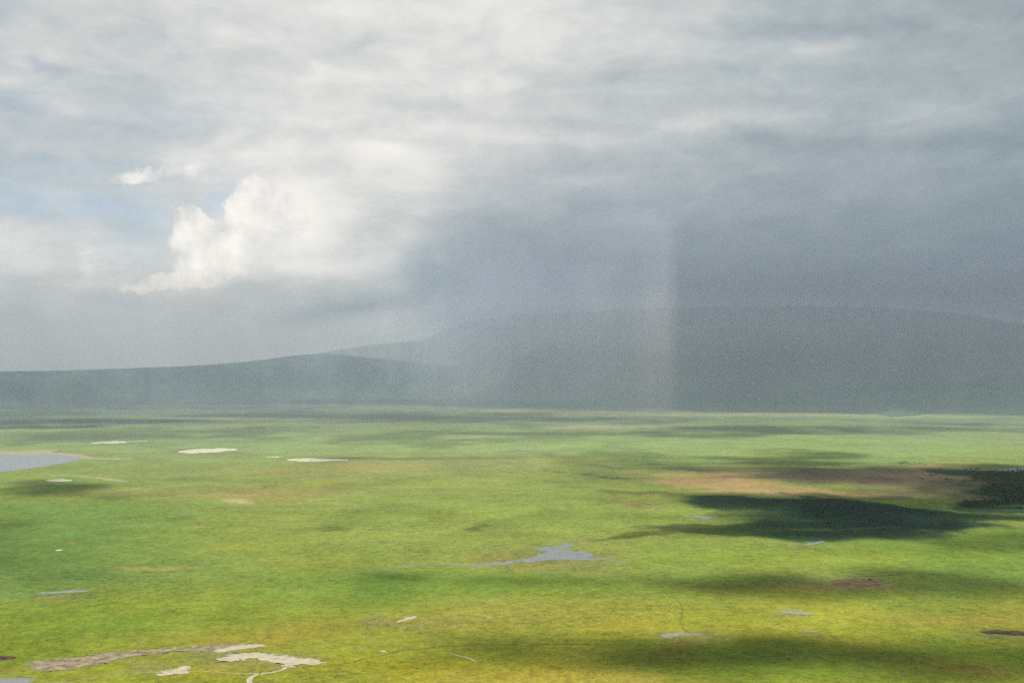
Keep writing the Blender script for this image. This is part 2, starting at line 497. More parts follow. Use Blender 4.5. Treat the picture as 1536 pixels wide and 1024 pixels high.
# soft zones of vegetation, some darkened for cloud shadow: px, py, rx, ry, tilt, colour, strength, edge softness, seed warp in px
VEG_AND_SHADE = [
    # left: deeper green belt
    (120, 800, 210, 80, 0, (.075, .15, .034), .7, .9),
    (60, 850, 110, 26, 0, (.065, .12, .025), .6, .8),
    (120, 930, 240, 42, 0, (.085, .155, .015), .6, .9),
    (250, 790, 90, 30, 0, (.09, .17, .03), .3, .8),
    # centre
    (640, 745, 420, 60, 0, (.17, .205, .05), .55, .9),
    (880, 770, 300, 26, 0, (.15, .22, .04), .5, .8),
    (700, 800, 330, 26, 0, (.17, .21, .04), .5, .9),
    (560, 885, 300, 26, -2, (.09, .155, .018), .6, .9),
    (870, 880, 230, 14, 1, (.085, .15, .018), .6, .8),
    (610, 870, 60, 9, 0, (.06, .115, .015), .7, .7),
    (330, 905, 330, 24, 0, (.16, .19, .018), .5, .9),
    # yellow and ochre near belt
    (560, 945, 300, 26, -3, (.175, .178, .022), .75, .9),
    (420, 950, 150, 14, -6, (.19, .16, .022), .5, .9),
    (770, 925, 180, 14, -2, (.19, .18, .038), .8, .8),
    (900, 918, 230, 22, 0, (.20, .195, .03), .6, .9),
    (1000, 935, 200, 16, 0, (.205, .195, .03), .6, .8),
    (560, 1010, 400, 24, 0, (.175, .182, .02), .7, .9),
    (860, 1018, 180, 12, 0, (.215, .19, .036), .8, .8),
    (420, 1000, 190, 18, -3, (.22, .195, .012), .5, .9),
    (1000, 975, 30, 9, -30, (.17, .10, .03), .7, .7),
    (720, 1000, 200, 22, 0, (.17, .17, .01), .6, .8),
    (70, 985, 110, 26, 0, (.10, .15, .012), .6, .9),
    (930, 992, 110, 16, 0, (.12, .11, .012), .5, .9),
    # right near
    (1200, 900, 330, 22, 0, (.18, .20, .022), .5, .9),
    (1180, 935, 260, 26, 0, (.20, .215, .02), .7, .9),
    (1180, 878, 130, 7, 0, (.17, .13, .02), .6, .8),
    (1430, 925, 130, 12, 0, (.21, .18, .03), .7, .8),
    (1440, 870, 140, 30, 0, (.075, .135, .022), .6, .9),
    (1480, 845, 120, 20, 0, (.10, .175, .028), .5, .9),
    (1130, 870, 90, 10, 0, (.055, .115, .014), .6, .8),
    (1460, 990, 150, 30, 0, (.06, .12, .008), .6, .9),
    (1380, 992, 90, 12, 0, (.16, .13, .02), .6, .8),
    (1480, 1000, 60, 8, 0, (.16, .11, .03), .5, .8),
    (1150, 990, 260, 26, 0, (.075, .13, .012), .6, .9),  # dark band of cloud shadow also painted into the grass colour
    (1260, 830, 380, 14, 0, (.16, .21, .024), .6, .9),
    (1480, 812, 160, 18, 0, (.07, .14, .02), .6, .8),
    (1130, 815, 150, 10, 0, (.12, .18, .03), .4, .8),
    # middle distance ochre in the left
    (330, 738, 180, 10, 0, (.22, .18, .07), .6, .8),
    (420, 705, 220, 8, 0, (.19, .17, .06), .35, .8),
    (620, 700, 180, 12, 0, (.20, .19, .07), .4, .8),
    (355, 752, 20, 2.4, 0, (.34, .25, .15), .7, .5),
    (170, 735, 170, 6, 0, (.13, .17, .04), .5, .8),
    (260, 850, 55, 2.4, -1, (.27, .20, .06), .6, .6),
    (40, 752, 90, 8, 0, (.12, .18, .05), .5, .8),
    # marsh on the right, its darkest greens also deepened for the cloud shadow
    (950, 745, 90, 12, 0, (.12, .13, .035), .5, .8),
    (930, 757, 45, 5, 0, (.17, .11, .06), .5, .8),
    (1110, 725, 110, 13, 4, (.30, .225, .092), 1.0, .5),
    (1000, 716, 80, 6, 4, (.24, .19, .07), .7, .7),
    (1200, 733, 160, 5, 3, (.29, .215, .09), .9, .5),
    (1290, 713, 190, 9, 0, (.095, .080, .052), .95, .5),
    (1120, 706, 90, 4, 1, (.11, .10, .045), .6, .6),
    (1430, 722, 110, 13, 2, (.11, .09, .06), .85, .5),
    (1400, 738, 130, 8, 2, (.085, .085, .035), .8, .6),
    (1410, 744, 90, 2.5, 2, (.20, .14, .09), .6, .6),
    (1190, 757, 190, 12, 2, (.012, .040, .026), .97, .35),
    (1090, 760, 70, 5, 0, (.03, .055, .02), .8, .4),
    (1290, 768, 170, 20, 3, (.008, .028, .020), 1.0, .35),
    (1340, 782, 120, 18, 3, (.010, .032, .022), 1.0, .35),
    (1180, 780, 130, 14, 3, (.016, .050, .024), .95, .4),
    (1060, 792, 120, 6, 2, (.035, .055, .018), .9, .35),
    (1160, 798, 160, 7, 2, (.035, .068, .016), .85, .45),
    (960, 796, 70, 4, -5, (.065, .070, .014), .8, .5),
    (890, 803, 46, 1.6, -3, (.07, .075, .012), .8, .5),
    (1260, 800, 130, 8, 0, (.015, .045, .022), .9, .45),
    (1080, 775, 55, 7, 0, (.085, .13, .03), .85, .4),
    (1400, 757, 70, 5, 5, (.075, .135, .022), .9, .35),
    (1435, 742, 130, 4, 0, (.05, .06, .03), .6, .5),
    (1075, 779, 60, 5, 0, (.14, .19, .04), .9, .5), (1160, 771, 70, 3, 3, (.06, .10, .03), .7, .6), (1300, 790, 60, 2.4, 0, (.05, .09, .03), .6, .6), (1395, 757, 80, 5, 6, (.13, .20, .035), .9, .4),
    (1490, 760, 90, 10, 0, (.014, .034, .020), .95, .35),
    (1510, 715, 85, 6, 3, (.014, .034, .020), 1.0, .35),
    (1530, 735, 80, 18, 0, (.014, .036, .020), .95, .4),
    (1480, 733, 60, 3, -2, (.10, .09, .045), .6, .5),
    (1470, 776, 110, 6, 0, (.03, .06, .016), .8, .5),
    (1440, 702, 70, 1.6, 1, (.30, .19, .07), .85, .5),
    (1370, 697, 22, 1.0, 0, (.03, .05, .015), .8, .5),
    (890, 717, 50, 1.2, 6, (.05, .07, .03), .7, .5),
    (915, 713, 30, .9, -3, (.05, .07, .03), .6, .5),
    (940, 740, 60, 1.6, 0, (.06, .085, .03), .7, .5),
    (1000, 703, 90, 1.2, 2, (.06, .08, .04), .7, .5),
    (655, 787, 20, 3, 4, (.065, .085, .02), .75, .6),
    (533, 795, 24, 4, 0, (.07, .10, .022), .7, .7),
    (740, 678, 40, 1.4, 0, (.09, .12, .06), .6, .5),
    # far belt
    (760, 668, 600, 12, 0, (.18, .26, .085), .5, .9),
    (1230, 676, 380, 16, 0, (.17, .25, .07), .7, .8),
    (1200, 622, 380, 3.6, .5, (.21, .25, .085), .8, .6),
    (850, 617, 130, 2.2, 0, (.25, .25, .11), .7, .6),
    (900, 640, 110, 1.2, 0, (.27, .26, .14), .55, .6),
    (640, 612, 150, 4, 0, (.20, .20, .11), .5, .8),
    (350, 609, 180, 3.2, 0, (.22, .22, .11), .6, .7),
    (400, 629, 120, 2.4, 0, (.25, .22, .12), .6, .7),
    (430, 623, 170, 2.6, 0, (.06, .09, .045), .7, .7),  # this and the next two: cloud shadow streaks painted into the colour
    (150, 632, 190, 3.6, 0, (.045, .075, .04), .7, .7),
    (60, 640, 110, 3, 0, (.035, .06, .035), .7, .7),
    (90, 655, 150, 4, 0, (.07, .11, .05), .5, .8),
    (220, 662, 190, 8, 0, (.10, .16, .055), .5, .9),
    (700, 625, 230, 4, 0, (.075, .085, .05), .6, .7),  # another shadow streak put into the ground colour
    (560, 688, 130, 2, 0, (.09, .12, .04), .5, .7),
    (330, 715, 100, 2.4, 0, (.09, .12, .04), .5, .7),
]


def paint_veg_and_shade(X, Y):
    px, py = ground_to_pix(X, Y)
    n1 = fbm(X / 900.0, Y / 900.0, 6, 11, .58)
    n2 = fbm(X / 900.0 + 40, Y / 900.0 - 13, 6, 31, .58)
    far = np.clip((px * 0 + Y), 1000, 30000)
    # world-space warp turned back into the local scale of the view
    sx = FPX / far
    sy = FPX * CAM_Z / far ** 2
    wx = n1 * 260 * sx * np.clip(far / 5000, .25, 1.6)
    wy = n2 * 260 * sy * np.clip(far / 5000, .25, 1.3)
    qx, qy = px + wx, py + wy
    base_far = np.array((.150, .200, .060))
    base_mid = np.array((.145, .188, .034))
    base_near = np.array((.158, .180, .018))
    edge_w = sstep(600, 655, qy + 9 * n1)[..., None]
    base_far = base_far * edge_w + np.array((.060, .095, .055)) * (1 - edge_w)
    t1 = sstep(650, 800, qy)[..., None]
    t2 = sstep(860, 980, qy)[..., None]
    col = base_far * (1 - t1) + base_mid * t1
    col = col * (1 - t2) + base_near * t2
    for k, (cx, cy, rx, ry, tilt, c, st, soft) in enumerate(VEG_AND_SHADE):
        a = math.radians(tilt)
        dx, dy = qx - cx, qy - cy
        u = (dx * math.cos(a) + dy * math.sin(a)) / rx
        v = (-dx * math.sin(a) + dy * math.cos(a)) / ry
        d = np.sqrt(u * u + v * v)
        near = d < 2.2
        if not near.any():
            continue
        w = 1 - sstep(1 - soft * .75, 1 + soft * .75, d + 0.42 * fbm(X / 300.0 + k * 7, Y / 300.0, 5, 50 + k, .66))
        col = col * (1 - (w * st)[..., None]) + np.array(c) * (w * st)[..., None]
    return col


# ------------------------------------------------------------------ flat patches: water, salt, mud, tracks
def chaikin(pts, n=2, closed=True):
    pts = np.array(pts, float)
    for _ in range(n):
        a = pts
        b = np.roll(pts, -1, 0) if closed else pts[1:]
        a = a if closed else pts[:-1]
        q = np.empty((2 * len(a), 2))
        q[0::2] = a * .75 + b * .25
        q[1::2] = a * .25 + b * .75
        if not closed:
            q = np.vstack([pts[:1], q, pts[-1:]])
        pts = q
    return pts


def patch(name, pix, mat, label, cat, z=0.3, rough=0.35, seed=1, kind="structure", rounds=1, thick=None):
    """a flat sheet on the crater floor whose shore is the outline given, with ragged edge"""
    q = np.array(pix, float)
    if cat in ('salt flat', 'shore'):
        m_ = q[:, 1].mean()
        q[:, 1] = m_ + (q[:, 1] - m_) * .8
        pix = q
    q0, q1 = q.min(0), q.max(0)
    half = (q1 - q0) / 2
    if half[0] < 150:              # trampled, drier grass round it
        VEG_AND_SHADE.append(((q0[0] + q1[0]) / 2, (q0[1] + q1[1]) / 2, half[0] * 1.12 + 3, half[1] * 1.25 + .8, 0, (.15, .145, .055), .55, .7))
    p = chaikin(pix, rounds)
    # subdivide and roughen along the shore
    out_ = []
    for i in range(len(p)):
        a, b = p[i], p[(i + 1) % len(p)]
        k = max(2, int(np.hypot(*(b - a)) / 2.5))
        for j in range(k):
            out_.append(a + (b - a) * j / k)
    p = np.array(out_)
    ys = p[:, 1]
    amp = np.clip((ys - 590) / 60.0, .25, 5.0) * rough
    p[:, 0] += fbm(p[:, 0] / 5.0, p[:, 1] / 1.6, 4, seed) * amp * 3.0
    p[:, 1] += fbm(p[:, 0] / 5.0 + 50, p[:, 1] / 1.6, 4, seed + 5) * amp * .5
    X, Y = ground_pt(p[:, 0], p[:, 1])
    import mathutils
    polys = mathutils.geometry.tessellate_polygon([[mathutils.Vector((x, y, 0)) for x, y in zip(X, Y)]])
    me_v = np.stack([X, Y, np.full_like(X, z)], 1)
    f = np.array(polys)
    # face up
    a, b, c = me_v[f[:, 0]], me_v[f[:, 1]], me_v[f[:, 2]]
    nz = (b[:, 0] - a[:, 0]) * (c[:, 1] - a[:, 1]) - (b[:, 1] - a[:, 1]) * (c[:, 0] - a[:, 0])
    f[nz < 0] = f[nz < 0][:, ::-1]
    o = mesh_np(name, me_v, f, mat)
    return link(o, label, cat, kind=kind)


def ribbon(name, pix, width_m, mat, label, cat, z=0.45, seed=3, kind="structure"):
    """a winding channel or track of real width along the floor"""
    p = chaikin(pix, 3, False)
    X, Y = ground_pt(p[:, 0], p[:, 1])
    seg = np.r_[0, np.cumsum(np.hypot(np.diff(X), np.diff(Y)))]
    n = max(8, int(seg[-1] / 9.0))
    s = np.linspace(0, seg[-1], n)
    X, Y = np.interp(s, seg, X), np.interp(s, seg, Y)
    tx, ty = np.gradient(X), np.gradient(Y)
    ln = np.hypot(tx, ty) + 1e-6
    nx, ny = -ty / ln, tx / ln
    wob = fbm(s / 45.0, s * 0, 4, seed) * 5.0
    X, Y = X + nx * wob, Y + ny * wob
    if np.isscalar(width_m):
        wv = np.full(n, float(width_m))
    else:
        wv = np.interp(np.linspace(0, 1, n), np.linspace(0, 1, len(width_m)), width_m)
    wv = wv * (1 + .35 * fbm(s / 60.0, s * 0 + 9, 4, seed + 2))
    wv = np.maximum(wv, .4) / 2
    v = np.concatenate([np.stack([X + nx * wv, Y + ny * wv, np.full(n, z)], 1),
                        np.stack([X - nx * wv, Y - ny * wv, np.full(n, z)], 1)])
    i = np.arange(n - 1)
    f = np.stack([i, i + n, i + n + 1, i + 1], 1)
    o = mesh_np(name, v, f, mat)
    return link(o, label, cat, kind=kind)


# lake at the left edge and its shore
patch("sandy_shore", [(-160, 676), (-20, 677), (40, 674), (78, 671), (92, 674), (70, 676), (128, 682), (138, 688), (200, 688), (196, 691), (120, 690), (60, 686), (-60, 684), (-160, 684)],
      M_SAND, "brown sandy shore above the grey lake at the left edge", "shore", z=.2, seed=2)
patch("lake", [(-260, 684), (-60, 681), (20, 681), (60, 682), (72, 680), (98, 683), (128, 686), (118, 690), (98, 694), (70, 699), (40, 703), (0, 708), (-60, 712), (-180, 712), (-260, 700)],
      M_LAKE, "grey blue lake cut off by the left edge of the plain", "lake", z=.5, seed=4, rough=.25)
patch("salt_flat", [(126, 665), (150, 662), (165, 660.5), (185, 661), (190, 663), (178, 665), (150, 666)], M_SALT,
      "small farthest white salt flat behind the lake", "salt flat", seed=7, rough=1.2)
ribbon("salt_flat", [(186, 662.4), (205, 661.8), (222, 661.2)], 60, M_SALT, "thin pale streak trailing off the farthest salt flat", "salt flat", z=.4)
patch("salt_flat", [(264, 677), (285, 674), (310, 672), (335, 671.2), (355, 672), (352, 675), (330, 678), (300, 680), (276, 680.5)], M_SALT,
      "long white salt flat in the left middle of the plain", "salt flat", seed=9, rough=1.2)
patch("salt_flat", [(425, 689), (445, 686.6), (480, 687), (500, 688.6), (522, 688.4), (524, 690.2), (500, 691), (470, 692.4), (440, 692)], M_SALT,
      "flat white salt strip right of the long salt flat", "salt flat", seed=12, rough=.6)
patch("salt_flat", [(402, 684.5), (418, 683.5), (421, 685.2), (408, 686)], M_SALT, "tiny white salt spot above the salt strip", "salt flat", seed=13, rough=1.2)
ribbon("track", [(-40, 713), (0, 712), (40, 710.5), (80, 711.5), (120, 714), (160, 718), (192, 723)], [14, 16, 18, 28, 40, 60, 24], M_SAND,
       "pale sandy track curving below the lake", "track")
patch("salt_flat", [(66, 720), (82, 717.6), (100, 718), (112, 720.5), (96, 722.5), (76, 722.5)], M_SALT, "white spot beside the sandy track below the lake", "salt flat", seed=17, z=.6)
ribbon("track", [(140, 689.5), (180, 689.5), (196, 686), (205, 685)], [20, 26, 26, 12], M_SAND, "faint pale track leading right from the lake tip", "track", z=.7, seed=8)
ribbon("track", [(150, 679), (185, 677.5), (200, 674)], [16, 30, 12], M_SAND, "short pale streak above the lake tip", "track", z=.7, seed=18)
patch("salt_flat", [(82, 824.2), (92, 823.4), (96, 825), (86, 826)], M_SALT, "tiny white spot alone in the deep green grass at left", "salt flat", seed=19, rough=.15)
# central stream and pond
patch("pond", [(700, 847.5), (740, 843), (786, 838), (800, 832), (822, 829), (806, 826), (812, 820), (836, 819), (858, 813), (862, 817), (846, 822), (852, 826),
               (882, 825), (884, 833), (892, 838), (872, 840.5), (840, 839), (806, 842), (770, 844), (730, 848.5)],
      M_POND, "branching grey pond in the middle of the plain", "pond", seed=21, rough=.8)
ribbon("stream", [(498, 862), (530, 857.5), (575, 857), (590, 853), (606, 848), (640, 845.6), (680, 847.2), (712, 847)], [2, 5, 4, 8, 9, 8, 14, 26], M_POND,
       "thin grey stream running left from the branching pond", "stream", seed=22)
ribbon("stream", [(878, 838.5), (905, 838), (930, 842), (945, 848)], [40, 22, 8, 3], M_POND, "faint wet channel running right from the branching pond", "stream", seed=23)
patch("pond", [(50, 889), (84, 887), (104, 885), (124, 884), (136, 886), (120, 888), (92, 889), (60, 891)], M_POND,
      "narrow grey pond near the left edge", "pond", seed=25, rough=.25)
ribbon("stream", [(0, 893), (30, 892.4), (62, 889.8)], [2, 3, 8], M_POND, "thin stream feeding the narrow pond at left", "stream", seed=26)
# near left: muddy belt, pale pans, tracks
patch("mud_bank", [(40, 1000), (48, 990), (84, 988), (128, 983), (176, 977), (232, 973), (290, 969), (330, 966), (372, 964.5), (404, 966), (392, 970), (350, 973), (316, 976), (290, 975),
                   (262, 976), (232, 980), (196, 985), (160, 992), (120, 1001), (84, 1005), (50, 1006)], M_MUD,
      "long brown mud bank at the lower left", "mud", seed=31, rough=.9, z=.25)
patch("mud_pan", [(318, 977), (334, 972), (352, 968), (380, 965.6), (402, 966), (384, 971), (350, 975), (332, 979)], M_MUDPALE,
      "pale wedge of dried mud at the right end of the brown bank", "mud", seed=33, z=.5)
patch("mud_pan", [(326, 992), (334, 988.5), (332, 984), (350, 979), (372, 977.6), (396, 979), (420, 982), (444, 986), (490, 991), (468, 995), (448, 997), (436, 1001), (424, 996), (404, 990), (384, 987), (358, 990)],
      M_MUDPALE, "largest pale mud pan with a pointed right end at lower left", "mud", seed=35, rough=1.1, z=.5)
patch("mud_pan", [(236, 1007), (262, 1002.5), (280, 998), (292, 1000), (288, 1004), (272, 1009), (254, 1012), (238, 1011.6)], M_MUDPALE,
      "small ragged grey mud pan below the brown bank", "mud", seed=36, rough=1.1, z=.5)
ribbon("stream", [(60, 1024), (110, 1022), (150, 1014), (176, 1006), (226, 1008), (300, 1006), (352, 1009), (392, 1009)], [2, 2.2, 2.2, 2.5, 3, 3, 3, 4], M_MUDPALE,
       "thin pale channel linking the mud pans", "stream", seed=37)
ribbon("stream", [(370, 1034), (374, 1020), (384, 1012), (410, 1008), (428, 1003), (424, 997)], [9, 9, 9, 8, 7, 8], M_MUDPALE,
       "bent pale channel dropping from the largest mud pan", "stream", seed=38)
ribbon("track", [(452, 1001), (520, 995), (560, 985), (600, 975), (640, 971), (700, 967), (800, 966), (900, 966), (990, 966)], [2, 2, 2.6, 2, 2, 2, 2, 2, 1.6], M_DAMP,
       "thin dark track crossing the near yellow grass", "track", seed=39)
patch("mud_pan", [(570, 977), (577, 974.8), (583, 975.6), (578, 978.4)], M_MUDPALE, "pale dot of mud on the thin dark track", "mud", seed=40, z=.6)
patch("mud_pan", [(-40, 1019), (0, 1017), (52, 1016), (54, 1022), (20, 1030), (-40, 1030)], M_POND, "grey puddle in the lower left corner", "pond", seed=41, z=.5)
patch("mud_pan", [(592, 933), (604, 928), (622, 922.5), (626, 925), (612, 930), (596, 934)], M_MUDPALE, "small bright mud pan in the near middle", "mud", seed=43, rough=.25, z=.5)
patch("mud_pan", [(598, 940), (610, 938), (608, 942), (600, 943)], M_MUD, "dull mud spot just under the small bright pan", "mud", seed=44, rough=.25, z=.5)
patch("mud_pan", [(620, 937), (632, 934), (628, 938), (622, 940)], M_MUD, "dull mud spot right of the small bright pan", "mud", seed=45, rough=.25, z=.5)
ribbon("stream", [(672, 979), (688, 983), (700, 986), (712, 993)], [2, 4, 5, 3], M_MUDPALE, "short pale gully in the near middle", "stream", seed=46)
ribbon("stream", [(776, 967.5), (796, 966)], [2, 4, 2], M_SALT, "short white streak on the thin dark track", "stream", seed=47, z=.7)
patch("pond", [(988, 952), (996, 950), (1016, 948.4), (1026, 947), (1032, 949.6), (1060, 951.6), (1040, 953), (1016, 953.6), (1000, 958), (994, 957)], M_GREY,
      "pointed grey pan below the dark gully", "pond", seed=48, rough=.2, z=.5)
ribbon("gully", [(1004, 888), (1012, 898), (1024, 912), (1018, 930), (1026, 944), (1028, 950)], [2, 3, 3, 4, 3, 3], M_FURROW, "narrow dark green gully coming down to the grey pan", "gully", seed=49)
patch("mud_pan", [(1164, 916), (1184, 914), (1202, 918), (1226, 921), (1206, 922.6), (1180, 920)], M_GREY, "thin grey pan at right in yellow green grass", "mud", seed=51, rough=.4, z=.5)
patch("mud_pan", [(1200, 946), (1216, 944), (1224, 948), (1208, 949)], M_MUD, "small brown pan below the thin grey pan", "mud", seed=52, rough=.4, z=.5)
patch("bare_soil", [(1240, 872), (1262, 868), (1300, 867), (1332, 870), (1330, 875), (1306, 880), (1276, 877), (1250, 876)], M_SOIL,
      "reddish brown bare soil patch in the green at right", "soil", seed=53, rough=.8, z=.4)
ribbon("bare_soil", [(1296, 864), (1320, 863), (1345, 861.5), (1352, 859)], [8, 14, 10, 4], M_SOIL, "thin reddish streak above the bare soil patch", "soil", seed=54)
ribbon("bare_soil", [(1378, 861), (1396, 859), (1408, 861)], [6, 12, 5], M_SOIL, "short reddish streak right of the bare soil patch", "soil", seed=55)
patch("bare_soil", [(1466, 948), (1490, 944), (1510, 945), (1540, 947), (1640, 946), (1640, 953), (1540, 952.5), (1500, 951.5), (1480, 949.6)], M_PEAT,
      "black peaty patch cut off by the right edge", "soil", seed=56, rough=.5, z=.4)
ribbon("bare_soil", [(1492, 974.6), (1502, 973.6), (1512, 973)], [2, 5, 2], M_PEAT, "tiny black dash below the peaty patch", "soil", seed=57)
patch("bare_soil", [(-40, 985), (0, 983), (20, 985), (26, 987), (0, 990), (-40, 991)], M_PEAT, "dark brown patch at the lower left edge", "soil", seed=58, rough=.5, z=.3)
patch("pond", [(1030, 775), (1048, 772.8), (1056, 774), (1068, 775), (1064, 778.6), (1052, 778), (1046, 776)], M_LAKE, "small pale pool inside the dark marsh", "pond", seed=59, rough=.3, z=.5)
patch("pond", [(1204, 818), (1220, 813), (1236, 810), (1234, 813.6), (1222, 817)], M_LAKE, "small grey pool at the lower edge of the dark marsh", "pond", seed=60, rough=.4, z=.5)
patch("pond", [(1500, 705), (1514, 702.6), (1540, 702), (1640, 702), (1640, 707.6), (1540, 707), (1516, 706.6)], M_LAKE, "grey pool behind the dark wood at the right edge", "pond", seed=61, rough=.2, z=.5)


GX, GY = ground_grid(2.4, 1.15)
gcol = paint_veg_and_shade(GX, GY)
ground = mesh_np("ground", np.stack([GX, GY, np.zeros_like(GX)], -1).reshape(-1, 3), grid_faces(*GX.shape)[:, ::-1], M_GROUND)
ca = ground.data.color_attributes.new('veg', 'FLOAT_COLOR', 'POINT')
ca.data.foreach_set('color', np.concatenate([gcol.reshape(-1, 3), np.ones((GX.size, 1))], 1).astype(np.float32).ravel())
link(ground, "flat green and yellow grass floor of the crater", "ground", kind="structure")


# ------------------------------------------------------------------ crater wall and mountain
def ridge(name, crest, base, crest_extra, mat, label, gully, x0, x1, seed, back=9000.0):
    """terrain whose foot lies on the floor at the base rows and whose top reaches the crest rows"""
    nc, nr = 460, 70
    px = np.linspace(x0, x1, nc)
    cx, cy = np.array(crest, float).T
    bx, by = np.array(base, float).T
    crest_row = np.interp(px, cx, cy)
    k = np.hanning(25)
    k /= k.sum()
    crest_row = np.convolve(np.pad(crest_row, 12, mode='edge'), k, 'valid')
    base_row = np.interp(px, bx, by) + 4.5 * fbm(px / 90.0, px * 0, 5, seed + 9, .6)
    Bx, By = ground_pt(px, base_row)
    tanx = (px - 768.0) / FPX
    Db = By
    Dc = Db + np.interp(px, *np.array(crest_extra, float).T)
    Hc = CAM_Z + Dc * (HORIZON - crest_row) / FPX
    t = np.concatenate([np.linspace(0, 1, 46), 1 + np.linspace(.03, 1, 24)])
    T, PXg = np.meshgrid(t, px, indexing='ij')
    D = np.where(T <= 1, Db + (Dc - Db) * T, Dc + (T - 1) * back)
    X = D * tanx
    Y = D
    prof = np.where(T <= 1, .30 * T + .70 * sstep(0, 1, T), 1 - .9 * sstep(0, 1, T - 1))
    gl = np.abs(fbm(X / 1500.0, Y / 5200.0, 5, seed, .55))
    rough_ = fbm(X / 700.0, Y / 700.0, 5, seed + 4, .55)
    env = np.sin(np.clip(T, 0, 1) * math.pi) ** .8
    Z = Hc * prof - env * gl * gully + env * rough_ * gully * .25 + rough_ * 9 * sstep(.1, .9, T)
    Z = Z - 6 * (1 - sstep(0, .05, T))
    v = np.stack([X, Y, Z], -1).reshape(-1, 3)
    o = mesh_np(name, v, grid_faces(len(t), nc), mat, True)
    return link(o, label, "hills", kind="structure")


M_RIM = mat_hill("rim_scrub", (.022, .045, .042, 1), (.050, .075, .055, 1), 0.0012, 150.0)
M_FAR = mat_hill("far_rim_scrub", (.060, .080, .055, 1), (.080, .095, .060, 1), 0.001)
M_MTN = mat_hill("mountain_forest", (.018, .040, .030, 1), (.075, .115, .055, 1), 0.0008, 60.0)

ridge("hills", [(-900, 566), (-400, 560), (0, 557), (100, 555.5), (200, 552), (300, 548), (370, 543), (430, 534), (470, 530), (490, 530), (540, 535), (600, 540), (680, 548), (760, 556), (860, 570), (960, 585)],
      [(-900, 612), (0, 611), (300, 603), (600, 594), (760, 592), (960, 592)], [(-900, 3800), (960, 3800)], M_RIM,
      "long low blue grey crater rim along the left horizon", 60, -900, 960, 101)
ridge("far_hills", [(300, 548), (430, 538), (500, 526), (540, 520), (580, 515), (640, 509), (700, 503), (800, 500), (900, 500)],
      [(300, 585), (900, 585)], [(300, 5000), (900, 5000)], M_FAR,
      "paler second rim rising behind the left hills", 90, 300, 900, 131)
ridge("mountain", [(560, 556), (600, 535), (630, 514), (660, 496), (700, 482), (760, 473), (850, 467), (1000, 461), (1120, 459), (1250, 459), (1340, 462), (1420, 467), (1480, 476), (1536, 487), (1640, 503), (1800, 524), (2100, 545), (2500, 560)],
      [(560, 588), (760, 592), (880, 600), (1000, 611), (1100, 616), (1300, 620), (1536, 627), (1800, 634), (2500, 640)], [(560, 5200), (1000, 7500), (1536, 8000), (2500, 6000)], M_MTN,
      "broad dark blue mountain under the rain at right", 260, 560, 2500, 151)


# ------------------------------------------------------------------ shade: an unseen layer of cloud, shaped for its shadows, high above the floor
# px, py, rx, ry, tilt, optical depth, softness: where each cloud's shadow falls on the floor
SHADE = [
    (1290, 763, 160, 15, 3, 3.4, .35), (1345, 781, 110, 13, 2, 3.4, .35), (1180, 756, 170, 9, 2, 2.3, .4), (1200, 784, 150, 14, 0, 2.6, .4), (1240, 800, 150, 9, 0, 2.1, .4), (1085, 759, 90, 6, 0, 1.6, .5), (1090, 793, 130, 7, 0, 1.6, .5), (1510, 722, 105, 22, 0, 1.6, .4), (1470, 750, 140, 11, 0, 2.6, .4), (1460, 773, 90, 6, 3, 2.4, .4), (1100, 777, 90, 10, 0, .9, .6), (1340, 713, 240, 13, 0, 1.1, .6),
    (1080, 795, 110, 8, 0, 1.2, .6),
    (1150, 695, 130, 5, 0, 1.5, .6), (1130, 684, 130, 5, 0, 1.5, .7), (980, 703, 120, 3, 2, .9, .7),
    (1190, 645, 200, 6, .4, 1.8, .6), (1060, 650, 110, 7, 0, 1.0, .7), (1480, 644, 110, 3.5, 0, 1.1, .6), (1420, 636, 90, 2, 0, .8, .6),
    (820, 650, 220, 3.5, 0, .9, .6), (700, 629, 300, 4.5, 0, 1.1, .6), (960, 631, 90, 3, 0, .8, .7),
    (780, 604, 170, 3.5, 0, .8, .7), (940, 608, 70, 4, 0, .7, .7),
    (70, 732, 120, 10, 2, 1.5, .6), (40, 720, 60, 5, 0, .8, .7),
    (30, 846, 60, 12, 0, .5, .8), (20, 800, 70, 22, 0, .3, .8),
    (700, 603, 420, 4, .5, 1.2, .8), (200, 606, 330, 4, 0, 1.2, .8), (150, 632, 190, 5, 0, 1.8, .7), (60, 642, 120, 3, 0, 1.2, .6), (480, 623, 180, 3, 0, 1.2, .7), (250, 611, 260, 2.6, 0, 1.2, .7), (330, 647, 170, 2.6, 0, .7, .7), (620, 688, 200, 2.4, 0, .5, .6),
    (1150, 988, 320, 24, 2, 1.6, .42), (890, 978, 210, 22, 0, 1.1, .42), (700, 968, 110, 9, 0, .6, .8), (1480, 1005, 200, 34, 0, 1.0, .8),
    (700, 996, 90, 10, 0, .5, .8),
    (1130, 884, 200, 13, 2, .9, .5), (1420, 880, 170, 22, 2, .85, .5), (1050, 884, 90, 12, 0, .5, .8),
    (1480, 812, 130, 12, 0, .7, .8), (600, 866, 80, 10, 0, .35, .8), (870, 880, 200, 8, 0, .35, .8),
    (1500, 950, 70, 8, 0, .7, .7),
]


